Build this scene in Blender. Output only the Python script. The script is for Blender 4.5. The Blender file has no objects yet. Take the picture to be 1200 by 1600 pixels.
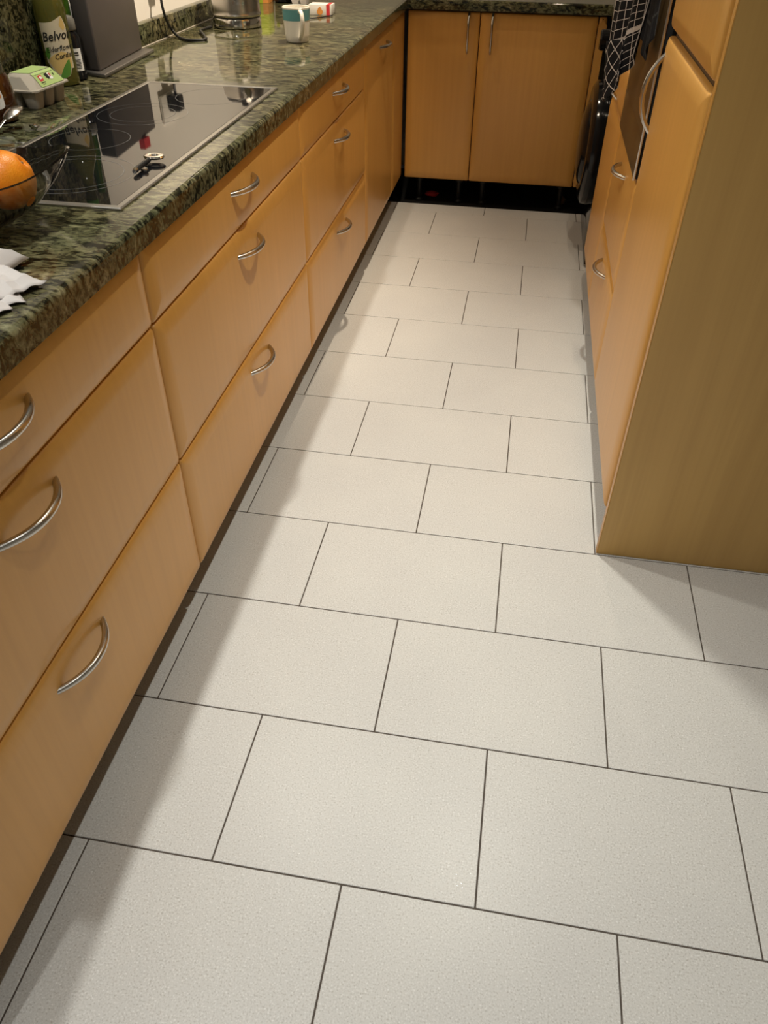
import bpy, bmesh, math, random
from mathutils import Vector, Matrix
random.seed(7)
S = bpy.context.scene
COL = S.collection
PI = math.pi

# ---------------------------------------------------------------- camera
def make_camera():
    yaw, pitch, roll = -0.1627, 0.6983, 0.0127
    sy, cy, sp, cp = math.sin(yaw), math.cos(yaw), math.sin(pitch), math.cos(pitch)
    f = Vector((sy * cp, cy * cp, -sp))
    r = Vector((cy, -sy, 0))
    u = r.cross(f)
    cr, sr = math.cos(roll), math.sin(roll)
    R = cr * r + sr * u
    U = -sr * r + cr * u
    cam = bpy.data.cameras.new('camera')
    o = bpy.data.objects.new('camera', cam)
    COL.objects.link(o)
    m = Matrix((R, U, -f)).transposed().to_4x4()
    m.translation = (0.3878, -0.5583, 1.2966)
    o.matrix_world = m
    cam.sensor_fit = 'VERTICAL'
    cam.sensor_height = 24
    cam.lens = 24 * 1192.5 / 1600
    cam.clip_start = 0.02
    S.camera = o
make_camera()

# ---------------------------------------------------------------- world and lamps
S.view_settings.view_transform = 'Standard'
S.view_settings.look = 'None'
S.view_settings.exposure = 0.09
S.view_settings.gamma = 1.0
S.view_settings.use_curve_mapping = False
W = bpy.data.worlds.new('world')
S.world = W
W.use_nodes = True
W.node_tree.nodes['Background'].inputs[0].default_value = (0.9, 0.85, 0.8, 1)
W.node_tree.nodes['Background'].inputs[1].default_value = 0.005

def spot(x, y, z, power, col=(1, 0.9, 0.78), size=100, blend=0.6, radius=0.025, tx=0.0, ty=0.0):
    l = bpy.data.lights.new('ceiling_spot', 'SPOT')
    l.energy = power
    l.color = col
    l.spot_size = math.radians(size)
    l.spot_blend = blend
    l.shadow_soft_size = radius
    o = bpy.data.objects.new('ceiling_spot', l)
    COL.objects.link(o)
    o.location = (x, y, z)
    d = Vector((tx, ty, -1))
    o.rotation_euler = d.to_track_quat('-Z', 'Y').to_euler()
ZL = 2.36
NEAR, MID, FAR = (1, 1, 0.95), (1, 0.975, 0.86), (1, 0.84, 0.63)
for y, p, c, tx, ty, size in ((-0.95, 36, NEAR, 0, 0, 130), (0.08, 40, NEAR, 0, 0, 130), (1.22, 62, MID, 0, 0, 86), (3.2, 22, FAR, 0, 0, 130)):
    spot(-0.29, y, ZL, p, c, size, 0.9, tx=tx, ty=ty)
spot(-0.08, 2.25, ZL, 150, FAR, 84, 0.9, tx=-0.52, ty=0.12)      # turned towards the wall by the kettle
for y, p, c, size in ((-0.9, 32, NEAR, 90), (0.1, 18, NEAR, 74), (1.14, 82, MID, 78), (2.10, 28, FAR, 90), (3.0, 13, FAR, 90)):
    spot(0.50, y, ZL, p, c, size, 1.0)

# ---------------------------------------------------------------- materials
def new_mat(name, base=(0.8, 0.8, 0.8), rough=0.5, metal=0.0, spec=0.5, coat=0.0, trans=0.0, ior=1.45):
    m = bpy.data.materials.new(name)
    m.use_nodes = True
    b = m.node_tree.nodes['Principled BSDF']
    b.inputs['Base Color'].default_value = (*base, 1)
    b.inputs['Roughness'].default_value = rough
    b.inputs['Metallic'].default_value = metal
    b.inputs['Specular IOR Level'].default_value = spec
    b.inputs['Coat Weight'].default_value = coat
    b.inputs['Transmission Weight'].default_value = trans
    b.inputs['IOR'].default_value = ior
    return m, m.node_tree, b

def nd(t, typ, **kw):
    n = t.nodes.new(typ)
    for k, v in kw.items():
        if k in n.inputs: n.inputs[k].default_value = v
        else: setattr(n, k, v)
    return n

def ramp(t, fac, stops, interp='LINEAR'):
    n = t.nodes.new('ShaderNodeValToRGB')
    n.color_ramp.interpolation = interp
    e = n.color_ramp.elements
    while len(e) < len(stops): e.new(0.5)
    for i, (p, c) in enumerate(stops):
        e[i].position = p
        e[i].color = (*c, 1) if len(c) == 3 else c
    t.links.new(fac, n.inputs['Fac'])
    return n

def pos(t, scale, source='Position', rot=(0, 0, 0)):
    if source == 'Position':
        g = t.nodes.new('ShaderNodeNewGeometry'); out = g.outputs['Position']
    else:
        g = t.nodes.new('ShaderNodeTexCoord'); out = g.outputs[source]
    mp = t.nodes.new('ShaderNodeMapping')
    mp.inputs['Scale'].default_value = scale
    mp.inputs['Rotation'].default_value = rot
    t.links.new(out, mp.inputs['Vector'])
    return mp.outputs['Vector']

def wood(name, c1, c2, c3, grain=0.10, rough=0.34, streak=(55, 55, 1.6), coat=0.12):
    m, t, b = new_mat(name, c1, rough)
    v = pos(t, streak)
    n1 = nd(t, 'ShaderNodeTexNoise', Scale=1.0, Detail=4.0, Roughness=0.6); t.links.new(v, n1.inputs['Vector'])
    v2 = pos(t, (3.5, 3.5, 0.9))
    n2 = nd(t, 'ShaderNodeTexNoise', Scale=1.0, Detail=3.0, Distortion=0.6); t.links.new(v2, n2.inputs['Vector'])
    r1 = ramp(t, n2.outputs['Fac'], [(0.3, c1), (0.7, c2)])
    r2 = ramp(t, n1.outputs['Fac'], [(0.38, (0, 0, 0)), (0.72, (1, 1, 1))])
    mx = nd(t, 'ShaderNodeMix', data_type='RGBA')
    ml = nd(t, 'ShaderNodeMath', operation='MULTIPLY'); ml.inputs[1].default_value = grain * 4
    t.links.new(r2.outputs['Color'], ml.inputs[0])
    t.links.new(ml.outputs[0], mx.inputs['Factor'])
    t.links.new(r1.outputs['Color'], mx.inputs[6])
    mx.inputs[7].default_value = (*c3, 1)
    t.links.new(mx.outputs[2], b.inputs['Base Color'])
    bp = nd(t, 'ShaderNodeBump', Strength=0.04, Distance=0.001)
    t.links.new(n1.outputs['Fac'], bp.inputs['Height'])
    t.links.new(bp.outputs['Normal'], b.inputs['Normal'])
    b.inputs['Coat Weight'].default_value = coat
    b.inputs['Coat Roughness'].default_value = 0.2
    return m

M = {}
M['wood'] = wood('beech_veneer', (0.69, 0.36, 0.088), (0.64, 0.33, 0.076), (0.56, 0.278, 0.062))
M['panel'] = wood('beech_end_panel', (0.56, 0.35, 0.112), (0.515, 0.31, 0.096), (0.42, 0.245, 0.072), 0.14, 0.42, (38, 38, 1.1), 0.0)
M['carcass'] = new_mat('carcass_board', (0.20, 0.13, 0.07), 0.6)[0]
M['dark'] = new_mat('dark_void', (0.006, 0.006, 0.006), 0.8)[0]
M['plinth'] = new_mat('plinth_board', (0.06, 0.05, 0.04), 0.5)[0]
M['steel'] = new_mat('brushed_steel', (0.56, 0.53, 0.49), 0.26, 1.0)[0]
M['chrome'] = new_mat('polished_steel', (0.75, 0.73, 0.70), 0.12, 1.0)[0]
M['hobframe'] = new_mat('brushed_hob_frame', (0.45, 0.43, 0.40), 0.38, 1.0)[0]
M['glass_black'] = new_mat('black_ceramic_glass', (0.006, 0.006, 0.007), 0.03, 0, 0.7)[0]
M['ring'] = new_mat('printed_ring', (0.10, 0.10, 0.10), 0.15)[0]
M['gloss_black'] = new_mat('gloss_black_plastic', (0.008, 0.008, 0.009), 0.12, 0, 0.35)[0]
M['black'] = new_mat('black_rubber', (0.012, 0.012, 0.012), 0.4)[0]
M['wall'] = new_mat('cream_wall_paint', (0.88, 0.85, 0.80), 0.7)[0]
M['ceil'] = new_mat('ceiling_paint', (0.62, 0.60, 0.56), 0.8)[0]
M['wall_dim'] = new_mat('bounce_dimmed_wall', (0.45, 0.44, 0.40), 0.8)[0]  # unseen walls, colour darkened to cut the light they bounce into shade
M['ceramic'] = new_mat('white_glaze', (0.82, 0.78, 0.70), 0.12, coat=0.3)[0]
M['teal'] = new_mat('teal_glaze', (0.13, 0.34, 0.36), 0.15, coat=0.3)[0]
M['paper'] = new_mat('white_tissue', (0.66, 0.62, 0.60), 0.8)[0]
M['pulp'] = new_mat('grey_pulp_card', (0.42, 0.37, 0.30), 0.9)[0]
M['red'] = new_mat('red_print', (0.62, 0.04, 0.05), 0.5)[0]
M['white'] = new_mat('white_print', (0.8, 0.78, 0.74), 0.45)[0]
M['ink'] = new_mat('black_print', (0.01, 0.01, 0.01), 0.5)[0]
M['green'] = new_mat('green_print', (0.09, 0.24, 0.035), 0.45)[0]
M['lime'] = new_mat('lime_card', (0.48, 0.60, 0.05), 0.4)[0]
M['cream'] = new_mat('label_cream', (0.58, 0.50, 0.35), 0.5)[0]
M['straw'] = new_mat('label_straw', (0.60, 0.42, 0.15), 0.5)[0]
M['amber_print'] = new_mat('amber_print', (0.72, 0.30, 0.07), 0.5)[0]
M['grey'] = new_mat('grey_enamel', (0.085, 0.072, 0.066), 0.38)[0]
M['grey_base'] = new_mat('grey_metal_tray', (0.22, 0.20, 0.18), 0.35, 0.7)[0]
M['grey_plastic'] = new_mat('grey_plastic', (0.16, 0.15, 0.13), 0.35)[0]
M['oven'] = new_mat('brown_oven_glass', (0.095, 0.055, 0.022), 0.30, 0.0, 0.4)[0]
M['silver'] = new_mat('silver_trim', (0.6, 0.58, 0.55), 0.3, 1.0)[0]
M['tan'] = new_mat('tan_scrap', (0.22, 0.15, 0.07), 0.8)[0]

def granite():
    m, t, b = new_mat('green_granite', (0.1, 0.1, 0.07), 0.07, spec=0.6, coat=0.0)
    v = pos(t, (26, 60, 50), rot=(0, 0, 0.22))
    n = nd(t, 'ShaderNodeTexNoise', Scale=1.0, Detail=5.0, Roughness=0.62, Distortion=1.1); t.links.new(v, n.inputs['Vector'])
    r = ramp(t, n.outputs['Fac'], [(0.30, (0.005, 0.006, 0.004)), (0.425, (0.012, 0.013, 0.008)), (0.465, (0.078, 0.073, 0.040)), (0.58, (0.135, 0.124, 0.074)), (0.74, (0.27, 0.25, 0.165))])
    v2 = pos(t, (70, 140, 120), rot=(0, 0, 0.3))
    n2 = nd(t, 'ShaderNodeTexNoise', Scale=1.0, Detail=3.0, Roughness=0.5, Distortion=0.4); t.links.new(v2, n2.inputs['Vector'])
    r2 = ramp(t, n2.outputs['Fac'], [(0.36, (0.25, 0.25, 0.25)), (0.50, (1, 1, 1)), (0.68, (1.25, 1.25, 1.2))])
    v3 = pos(t, (5, 5, 5))
    n3 = nd(t, 'ShaderNodeTexNoise', Scale=1.0, Detail=2.0); t.links.new(v3, n3.inputs['Vector'])
    r3 = ramp(t, n3.outputs['Fac'], [(0.35, (0.75, 0.85, 0.75)), (0.65, (1.1, 1.03, 0.9))])
    a = nd(t, 'ShaderNodeMix', data_type='RGBA', blend_type='MULTIPLY'); a.inputs['Factor'].default_value = 1
    t.links.new(r.outputs['Color'], a.inputs[6]); t.links.new(r2.outputs['Color'], a.inputs[7])
    c = nd(t, 'ShaderNodeMix', data_type='RGBA', blend_type='MULTIPLY'); c.inputs['Factor'].default_value = 1
    t.links.new(a.outputs[2], c.inputs[6]); t.links.new(r3.outputs['Color'], c.inputs[7])
    t.links.new(c.outputs[2], b.inputs['Base Color'])
    return m
M['granite'] = granite()

def tile_mat():
    m, t, b = new_mat('speckled_porcelain', (0.6, 0.58, 0.54), 0.38, spec=0.45)
    v = pos(t, (1, 1, 1))
    n = nd(t, 'ShaderNodeTexNoise', Scale=330.0, Detail=2.0, Roughness=0.6); t.links.new(v, n.inputs['Vector'])
    r = ramp(t, n.outputs['Fac'], [(0.30, (0.44, 0.42, 0.39)), (0.42, (0.59, 0.585, 0.565)), (0.60, (0.635, 0.63, 0.61)), (0.72, (0.80, 0.80, 0.79))])
    n2 = nd(t, 'ShaderNodeTexNoise', Scale=4.0, Detail=3.0); t.links.new(v, n2.inputs['Vector'])
    r2 = ramp(t, n2.outputs['Fac'], [(0.3, (0.96, 0.95, 0.95)), (0.7, (1.02, 1.01, 1.0))])
    a = nd(t, 'ShaderNodeMix', data_type='RGBA', blend_type='MULTIPLY'); a.inputs['Factor'].default_value = 1
    t.links.new(r.outputs['Color'], a.inputs[6]); t.links.new(r2.outputs['Color'], a.inputs[7])
    t.links.new(a.outputs[2], b.inputs['Base Color'])
    vr = nd(t, 'ShaderNodeTexVoronoi', Scale=160.0); t.links.new(v, vr.inputs['Vector'])
    rr = ramp(t, vr.outputs['Distance'], [(0.05, (0.1, 0.1, 0.1)), (0.12, (0.36, 0.36, 0.36))])
    t.links.new(rr.outputs['Color'], b.inputs['Roughness'])
    return m
M['tile'] = tile_mat()
M['grout_light'] = new_mat('grey_sealant', (0.34, 0.31, 0.26), 0.5)[0]
M['grout'] = new_mat('brown_grey_grout', (0.085, 0.068, 0.055), 0.85)[0]

def orange_mat():
    m, t, b = new_mat('orange_peel', (0.9, 0.32, 0.02), 0.38)
    v = pos(t, (1, 1, 1), 'Object')
    n = nd(t, 'ShaderNodeTexVoronoi', Scale=520.0); t.links.new(v, n.inputs['Vector'])
    bp = nd(t, 'ShaderNodeBump', Strength=0.35, Distance=0.0006); t.links.new(n.outputs['Distance'], bp.inputs['Height'])
    t.links.new(bp.outputs['Normal'], b.inputs['Normal'])
    n2 = nd(t, 'ShaderNodeTexNoise', Scale=30.0, Detail=2.0); t.links.new(v, n2.inputs['Vector'])
    r = ramp(t, n2.outputs['Fac'], [(0.3, (0.80, 0.20, 0.004)), (0.7, (0.90, 0.31, 0.012))])
    t.links.new(r.outputs['Color'], b.inputs['Base Color'])
    b.inputs['Subsurface Weight'].default_value = 0.1
    b.inputs['Subsurface Radius'].default_value = (0.01, 0.004, 0.001)
    return m
M['orange'] = orange_mat()
M['smoked'] = new_mat('smoked_bowl_glass', (0.72, 0.70, 0.66), 0.02, trans=1.0, ior=1.45)[0]
M['clear'] = new_mat('clear_glass', (0.95, 0.95, 0.9), 0.02, trans=1.0, ior=1.4)[0]
M['cordial'] = new_mat('pale_cordial_glass', (0.16, 0.15, 0.03), 0.05, trans=0.5, ior=1.4, coat=0.3)[0]
M['honey'] = new_mat('dark_honey', (0.045, 0.012, 0.002), 0.1, spec=0.7, coat=0.5)[0]
M['dark_green_glass'] = new_mat('dark_green_glass', (0.025, 0.07, 0.006), 0.06, spec=0.6, coat=0.4)[0]

def eggcard():
    m, t, b = new_mat('green_egg_label', (0.42, 0.55, 0.20), 0.55)
    return m
M['egglabel'] = eggcard()

def check_mat(name, nx, ny, line=0.1, white=(0.62, 0.56, 0.52), dark=(0.008, 0.008, 0.010)):
    m, t, b = new_mat(name, dark, 0.9, spec=0.15)
    uv = t.nodes.new('ShaderNodeTexCoord')
    sp = t.nodes.new('ShaderNodeSeparateXYZ'); t.links.new(uv.outputs['UV'], sp.inputs[0])
    outs = []
    for ax, k, w in (('X', nx, line), ('Y', ny, line)):
        a = nd(t, 'ShaderNodeMath', operation='MULTIPLY'); t.links.new(sp.outputs[ax], a.inputs[0]); a.inputs[1].default_value = k
        f = nd(t, 'ShaderNodeMath', operation='FRACT'); t.links.new(a.outputs[0], f.inputs[0])
        c = nd(t, 'ShaderNodeMath', operation='LESS_THAN'); t.links.new(f.outputs[0], c.inputs[0]); c.inputs[1].default_value = w
        outs.append(c)
    mx = nd(t, 'ShaderNodeMath', operation='MAXIMUM'); t.links.new(outs[0].outputs[0], mx.inputs[0]); t.links.new(outs[1].outputs[0], mx.inputs[1])
    # one broad stripe
    a = nd(t, 'ShaderNodeMath', operation='COMPARE'); t.links.new(sp.outputs['Y'], a.inputs[0]); a.inputs[1].default_value = 0.60; a.inputs[2].default_value = 0.022
    mb = nd(t, 'ShaderNodeMath', operation='MULTIPLY'); t.links.new(a.outputs[0], mb.inputs[0]); mb.inputs[1].default_value = 0.8
    m2 = nd(t, 'ShaderNodeMath', operation='MAXIMUM'); t.links.new(mx.outputs[0], m2.inputs[0]); t.links.new(mb.outputs[0], m2.inputs[1])
    r = ramp(t, m2.outputs[0], [(0, dark), (1, white)])
    t.links.new(r.outputs['Color'], b.inputs['Base Color'])
    return m
M['check'] = check_mat('checked_cotton', 8, 14, 0.065)
M['pinstripe'] = check_mat('dark_pinstripe_cotton', 11, 1, 0.06, (0.05, 0.05, 0.05), (0.008, 0.008, 0.010))

# ---------------------------------------------------------------- mesh helpers
def link(name, me, m=None, parent=None, smooth=True, loc=None):
    o = bpy.data.objects.new(name, me)
    COL.objects.link(o)
    if m is not None:
        me.materials.append(M[m] if isinstance(m, str) else m)
    if parent is not None:
        o.parent = parent
        # meshes are written in world coordinates; take the parent's place out again
        p, off = parent, Vector((0, 0, 0))
        while p is not None:
            off += p.location
            p = p.parent
        if loc is None:
            me.transform(Matrix.Translation(-off))
        else:
            o.location = Vector(loc) - off
    elif loc is not None:
        o.location = loc
    return o

def finish(bm, name, m=None, parent=None, smooth=True, angle=40, loc=None, own=None):
    """bm in world coordinates; own = the object's own origin"""
    bmesh.ops.recalc_face_normals(bm, faces=bm.faces)
    if own is not None:
        bmesh.ops.translate(bm, vec=-Vector(own), verts=bm.verts)
    me = bpy.data.meshes.new(name)
    bm.to_mesh(me); bm.free()
    if smooth:
        me.polygons.foreach_set('use_smooth', [True] * len(me.polygons))
        me.set_sharp_from_angle(angle=math.radians(angle))
    return link(name, me, m, parent, loc=own if own is not None else loc)

def thing(name, label, cat, loc, group=None):
    o = bpy.data.objects.new(name, None)
    COL.objects.link(o)
    o.location = loc
    o.empty_display_size = 0.05
    return tag(o, label, cat, group)

def tag(o, label, cat, group=None):
    o['label'] = label; o['category'] = cat
    if group: o['group'] = group
    return o

def struct(o):
    o['kind'] = 'structure'
    return o

def add_box(bm, x0, x1, y0, y1, z0, z1, bevel=0, seg=2):
    vs = [bm.verts.new((x, y, z)) for x in (x0, x1) for y in (y0, y1) for z in (z0, z1)]
    fs = [bm.faces.new([vs[i] for i in f]) for f in ((0, 1, 3, 2), (4, 6, 7, 5), (0, 4, 5, 1), (2, 3, 7, 6), (0, 2, 6, 4), (1, 5, 7, 3))]
    if bevel:
        es = list({e for f in fs for e in f.edges})
        bmesh.ops.bevel(bm, geom=es, offset=bevel, segments=seg, affect='EDGES', profile=0.5)
    return vs

def box(name, x0, x1, y0, y1, z0, z1, m, parent=None, bevel=0, seg=2):
    bm = bmesh.new()
    add_box(bm, x0, x1, y0, y1, z0, z1, bevel, seg)
    own = None if parent is not None else ((x0 + x1) / 2, (y0 + y1) / 2, z0)
    return finish(bm, name, m, parent, own=own)

def add_tube(bm, pts, rad, n=10, cap=True, flat=None):
    pts = [Vector(p) for p in pts]
    rads = rad if isinstance(rad, (list, tuple)) else [rad] * len(pts)
    rings = []
    ref = None
    for i, p in enumerate(pts):
        d = (pts[min(i + 1, len(pts) - 1)] - pts[max(i - 1, 0)]).normalized()
        if ref is None:
            ref = Vector((0, 0, 1)) if abs(d.z) < 0.9 else Vector((1, 0, 0))
        a = (ref - d * ref.dot(d)).normalized()
        ref = a
        b = d.cross(a)
        fa, fb = flat or (1, 1)
        rings.append([bm.verts.new(p + rads[i] * (a * math.cos(2 * PI * k / n) * fa + b * math.sin(2 * PI * k / n) * fb)) for k in range(n)])
    for r0, r1 in zip(rings, rings[1:]):
        for k in range(n):
            bm.faces.new((r0[k], r0[(k + 1) % n], r1[(k + 1) % n], r1[k]))
    if cap:
        bm.faces.new(rings[0]); bm.faces.new(rings[-1][::-1])

def add_lathe(bm, prof, c, n=32, close=True):
    rings = []
    for r, z in prof:
        rings.append([bm.verts.new((c[0] + r * math.cos(2 * PI * k / n), c[1] + r * math.sin(2 * PI * k / n), c[2] + z)) for k in range(n)])
    for r0, r1 in zip(rings, rings[1:]):
        for k in range(n):
            bm.faces.new((r0[k], r0[(k + 1) % n], r1[(k + 1) % n], r1[k]))
    if close:
        bm.faces.new(rings[0][::-1]); bm.faces.new(rings[-1])

def lathe(name, prof, c, m, parent=None, n=32, close=True, angle=40):
    bm = bmesh.new(); add_lathe(bm, prof, c, n, close)
    return finish(bm, name, m, parent, angle=angle, own=None if parent is not None else c)

def tube(name, pts, rad, m, parent=None, n=10, flat=None):
    bm = bmesh.new(); add_tube(bm, pts, rad, n, True, flat)
    return finish(bm, name, m, parent, angle=60, own=None if parent is not None else pts[0])

def smooth_path(pts, k=6):
    pts = [Vector(p) for p in pts]
    out = []
    for i in range(len(pts) - 1):
        p0, p1, p2, p3 = pts[max(i - 1, 0)], pts[i], pts[i + 1], pts[min(i + 2, len(pts) - 1)]
        for j in range(k):
            t = j / k
            out.append(0.5 * ((2 * p1) + (p2 - p0) * t + (2 * p0 - 5 * p1 + 4 * p2 - p3) * t * t + (3 * p1 - p0 - 3 * p2 + p3) * t ** 3))
    out.append(pts[-1])
    return out

def text_mesh(s, size, shear=0.0, bold=0.0):
    cu = bpy.data.curves.new('lettering', 'FONT')
    cu.body = s; cu.size = size; cu.shear = shear; cu.offset = bold
    cu.resolution_u = 2; cu.align_x = 'CENTER'; cu.align_y = 'CENTER'
    o = bpy.data.objects.new('lettering', cu)
    COL.objects.link(o)
    dg = bpy.context.evaluated_depsgraph_get()
    me = bpy.data.meshes.new_from_object(o.evaluated_get(dg))
    bpy.data.objects.remove(o); bpy.data.curves.remove(cu)
    return me

def lettering(name, s, size, fn, m, parent, shear=0.0, bold=0.0):
    """fn maps flat (x, y) to a world point"""
    me = text_mesh(s, size, shear, bold)
    for v in me.vertices: v.co = fn(v.co.x, v.co.y)
    return link(name, me, m, parent)

# ---------------------------------------------------------------- cabinet fronts
Z0, ZB, ZA, ZT = 0.1125, 0.3986, 0.689, 0.826      # shared heights of the fronts
GAP = 0.0018
def mapper(axis, face):
    if axis == 'x+': return lambda u, z, d: (face - d, u, z)      # fronts of the left run look to +x
    if axis == 'x-': return lambda u, z, d: (face + d, u, z)      # right run
    return lambda u, z, d: (u, face + d, z)                       # back run looks to -y

def front(name, axis, face, u0, u1, z0, z1, parent, m='wood', thick=0.02):
    u0 += GAP; u1 -= GAP; z0 += GAP; z1 -= GAP
    f = mapper(axis, face)
    bm = bmesh.new()
    prof = [(0.0, thick), (0.0, 0.0115), (0.0010, 0.0088), (0.0035, 0.0066), (0.008, 0.0047), (0.016, 0.0025), (0.026, 0.0008), (0.034, 0.0)]
    rings = []
    for ins, d in prof:
        ring = []
        rc = max(0.006 - ins * 0.1, 0.003)
        a0, a1, b0, b1 = u0 + ins, u1 - ins, z0 + ins, z1 - ins
        for cx, cz, st in ((a1 - rc, b1 - rc, 0), (a0 + rc, b1 - rc, 1), (a0 + rc, b0 + rc, 2), (a1 - rc, b0 + rc, 3)):
            for k in range(4):
                an = (st + k / 3) * PI / 2
                ring.append(bm.verts.new(f(cx + rc * math.cos(an), cz + rc * math.sin(an), d)))
        rings.append(ring)
    n = 16
    for r0, r1 in zip(rings, rings[1:]):
        for k in range(n):
            bm.faces.new((r0[k], r0[(k + 1) % n], r1[(k + 1) % n], r1[k]))
    bm.faces.new(rings[0]); bm.faces.new(rings[-1])
    return finish(bm, name, m, parent, angle=50)

def bow(axis, face, u, z, parent, vertical=False, chord=0.150, bulge=0.032):
    """arched steel bar handle; u, z = its middle"""
    f = mapper(axis, face)
    pts, rad = [], []
    N = 22
    for i in range(N + 1):
        t = -1 + 2 * i / N
        d = -(bulge * (1 - abs(t) ** 2.2)) + 0.004
        a = chord / 2 * t
        pts.append(f(u, z + a, d) if vertical else f(u + a, z, d))
        rad.append(0.0062 - 0.0010 * abs(t) ** 3)
    bm = bmesh.new()
    add_tube(bm, pts, rad, 12)
    return finish(bm, 'handle', 'steel', parent, angle=60)

def straight_handle(u, z, parent, face, L=0.155):
    bm = bmesh.new()
    pts = []
    for i in range(15):
        t = -1 + 2 * i / 14
        pts.append((u, face - 0.028 * (1 - abs(t) ** 4) + 0.004, z + L / 2 * t))
    add_tube(bm, pts, 0.0055, 12)
    return finish(bm, 'handle', 'steel', parent, angle=60)

# ---------------------------------------------------------------- room shell
XW, XR, YB, YN, HC = -0.835, 1.32, 4.06, -2.6, 2.4
struct(box('wall_left', XW - 0.1, XW, YN, YB + 0.1, 0, HC, 'wall'))
struct(box('wall_back', XW, XR, YB, YB + 0.1, 0, HC, 'wall'))
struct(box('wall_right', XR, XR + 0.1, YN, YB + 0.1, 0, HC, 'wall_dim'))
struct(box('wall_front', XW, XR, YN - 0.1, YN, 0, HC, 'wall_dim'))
struct(box('ceiling', XW - 0.1, XR + 0.1, YN - 0.1, YB + 0.1, HC, HC + 0.1, 'ceil'))

# floor: a grout bed with every tile laid on it
TW, TH, OFF = 0.45, 0.30, 0.5201
DROW = {-1: -.0018, 0: .0054, 1: -.001, 2: .0028, 3: -.0018, 4: -.0017, 5: -.0004, 6: -.0009, 7: .0032, 8: -.0043, 9: .0017, 10: -.0013}
YEND = 3.415
bm = bmesh.new()
add_box(bm, XW, XR, YN, YEND, -0.012, -0.0020)
floor = struct(finish(bm, 'floor', 'grout', own=(0, 0, -0.012), smooth=False))
tile_cache = {}
def floor_tile(x0, x1, y0, y1):
    g = 0.00135
    x0, x1, y0, y1 = x0 + g, x1 - g, y0 + g, y1 - g
    w, h = round(x1 - x0, 4), round(y1 - y0, 4)
    if w < 0.01 or h < 0.01: return
    if (w, h) not in tile_cache:
        bm = bmesh.new()
        add_box(bm, -w / 2, w / 2, -h / 2, h / 2, -0.009, 0, 0.0012, 2)
        bmesh.ops.recalc_face_normals(bm, faces=bm.faces)
        me = bpy.data.meshes.new('floor_tile'); bm.to_mesh(me); bm.free()
        me.materials.append(M['tile'])
        tile_cache[(w, h)] = me
    o = bpy.data.objects.new('floor_tile', tile_cache[(w, h)])
    COL.objects.link(o); o.parent = floor
    o.location = ((x0 + x1) / 2, (y0 + y1) / 2, 0.012 + random.uniform(-0.0003, 0))
for v in range(-5, 12):
    off = (OFF * TW if v % 2 else 0) + DROW.get(v, 0)
    y0, y1 = v * TH, min((v + 1) * TH, YEND)
    for u in range(-3, 4):
        x0, x1 = max(u * TW + off, -0.60), min((u + 1) * TW + off, XR - 0.002)
        if x1 - x0 > 0.02: floor_tile(x0, x1, y0, y1)
# bare dark screed beyond the last tiles, under the back units
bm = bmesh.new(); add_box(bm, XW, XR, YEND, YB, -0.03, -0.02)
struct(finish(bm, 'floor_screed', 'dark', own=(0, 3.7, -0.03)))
struct(box('baseboard_left', -0.285, -0.269, -0.5, 3.40, 0.0005, 0.110, 'plinth'))
struct(box('baseboard_right', 0.735, 0.751, 0.924, 2.60, 0.0005, 0.110, 'plinth'))

# ---------------------------------------------------------------- left run
XF = -0.2011
def carcass(x0, x1, y0, y1, z0, z1, parent, name='carcass'):
    return box(name, x0, x1, y0, y1, z0, z1, 'carcass', parent)

def drawer_unit(y0, y1, label):
    t = thing('drawer_cabinet', label, 'cabinet', (-0.5, (y0 + y1) / 2, Z0), 'base units of the left run')
    carcass(-0.79, XF - 0.0215, y0 + 0.001, y1 - 0.001, Z0 + .001, 0.829, t)
    yc = (y0 + y1) / 2
    for z0, z1, zh in ((ZA, ZT, 0.776), (ZB, ZA, 0.642), (Z0, ZB, 0.353)):
        d = front('drawer', 'x+', XF, y0, y1, z0, z1, t)
        bow('x+', XF, yc, zh, d)
    return t
Y1, Y2, Y3, Y4, YBK = 0.5778, 1.5899, 2.504, 3.1439, 3.4396
drawer_unit(-0.327, Y1, 'nearest beech unit with three drawers, cut off by the left edge of the picture')
drawer_unit(Y1, Y2, 'wide beech three-drawer unit directly under the black glass hob')
drawer_unit(Y2, Y3, 'beech three-drawer unit below the teal and white mug, beyond the hob unit')
t = thing('pull_out_cabinet', 'narrow beech cabinet with one full-height front and a bow handle at its top, far left', 'cabinet', (-0.5, (Y3 + Y4) / 2, Z0), 'base units of the left run')
carcass(-0.79, XF - 0.0215, Y3 + .001, Y4 - .001, Z0 + .001, 0.829, t)
d = front('door', 'x+', XF, Y3, Y4, Z0, ZT, t)
bow('x+', XF, 2.87, 0.776, d)
t = thing('corner_filler', 'plain beech corner post between the left run and the back doors', 'filler', (-0.21, (Y4 + YBK) / 2, Z0))
front('filler_panel', 'x+', XF, Y4, YBK + 0.012, Z0, ZT, t)

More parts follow.
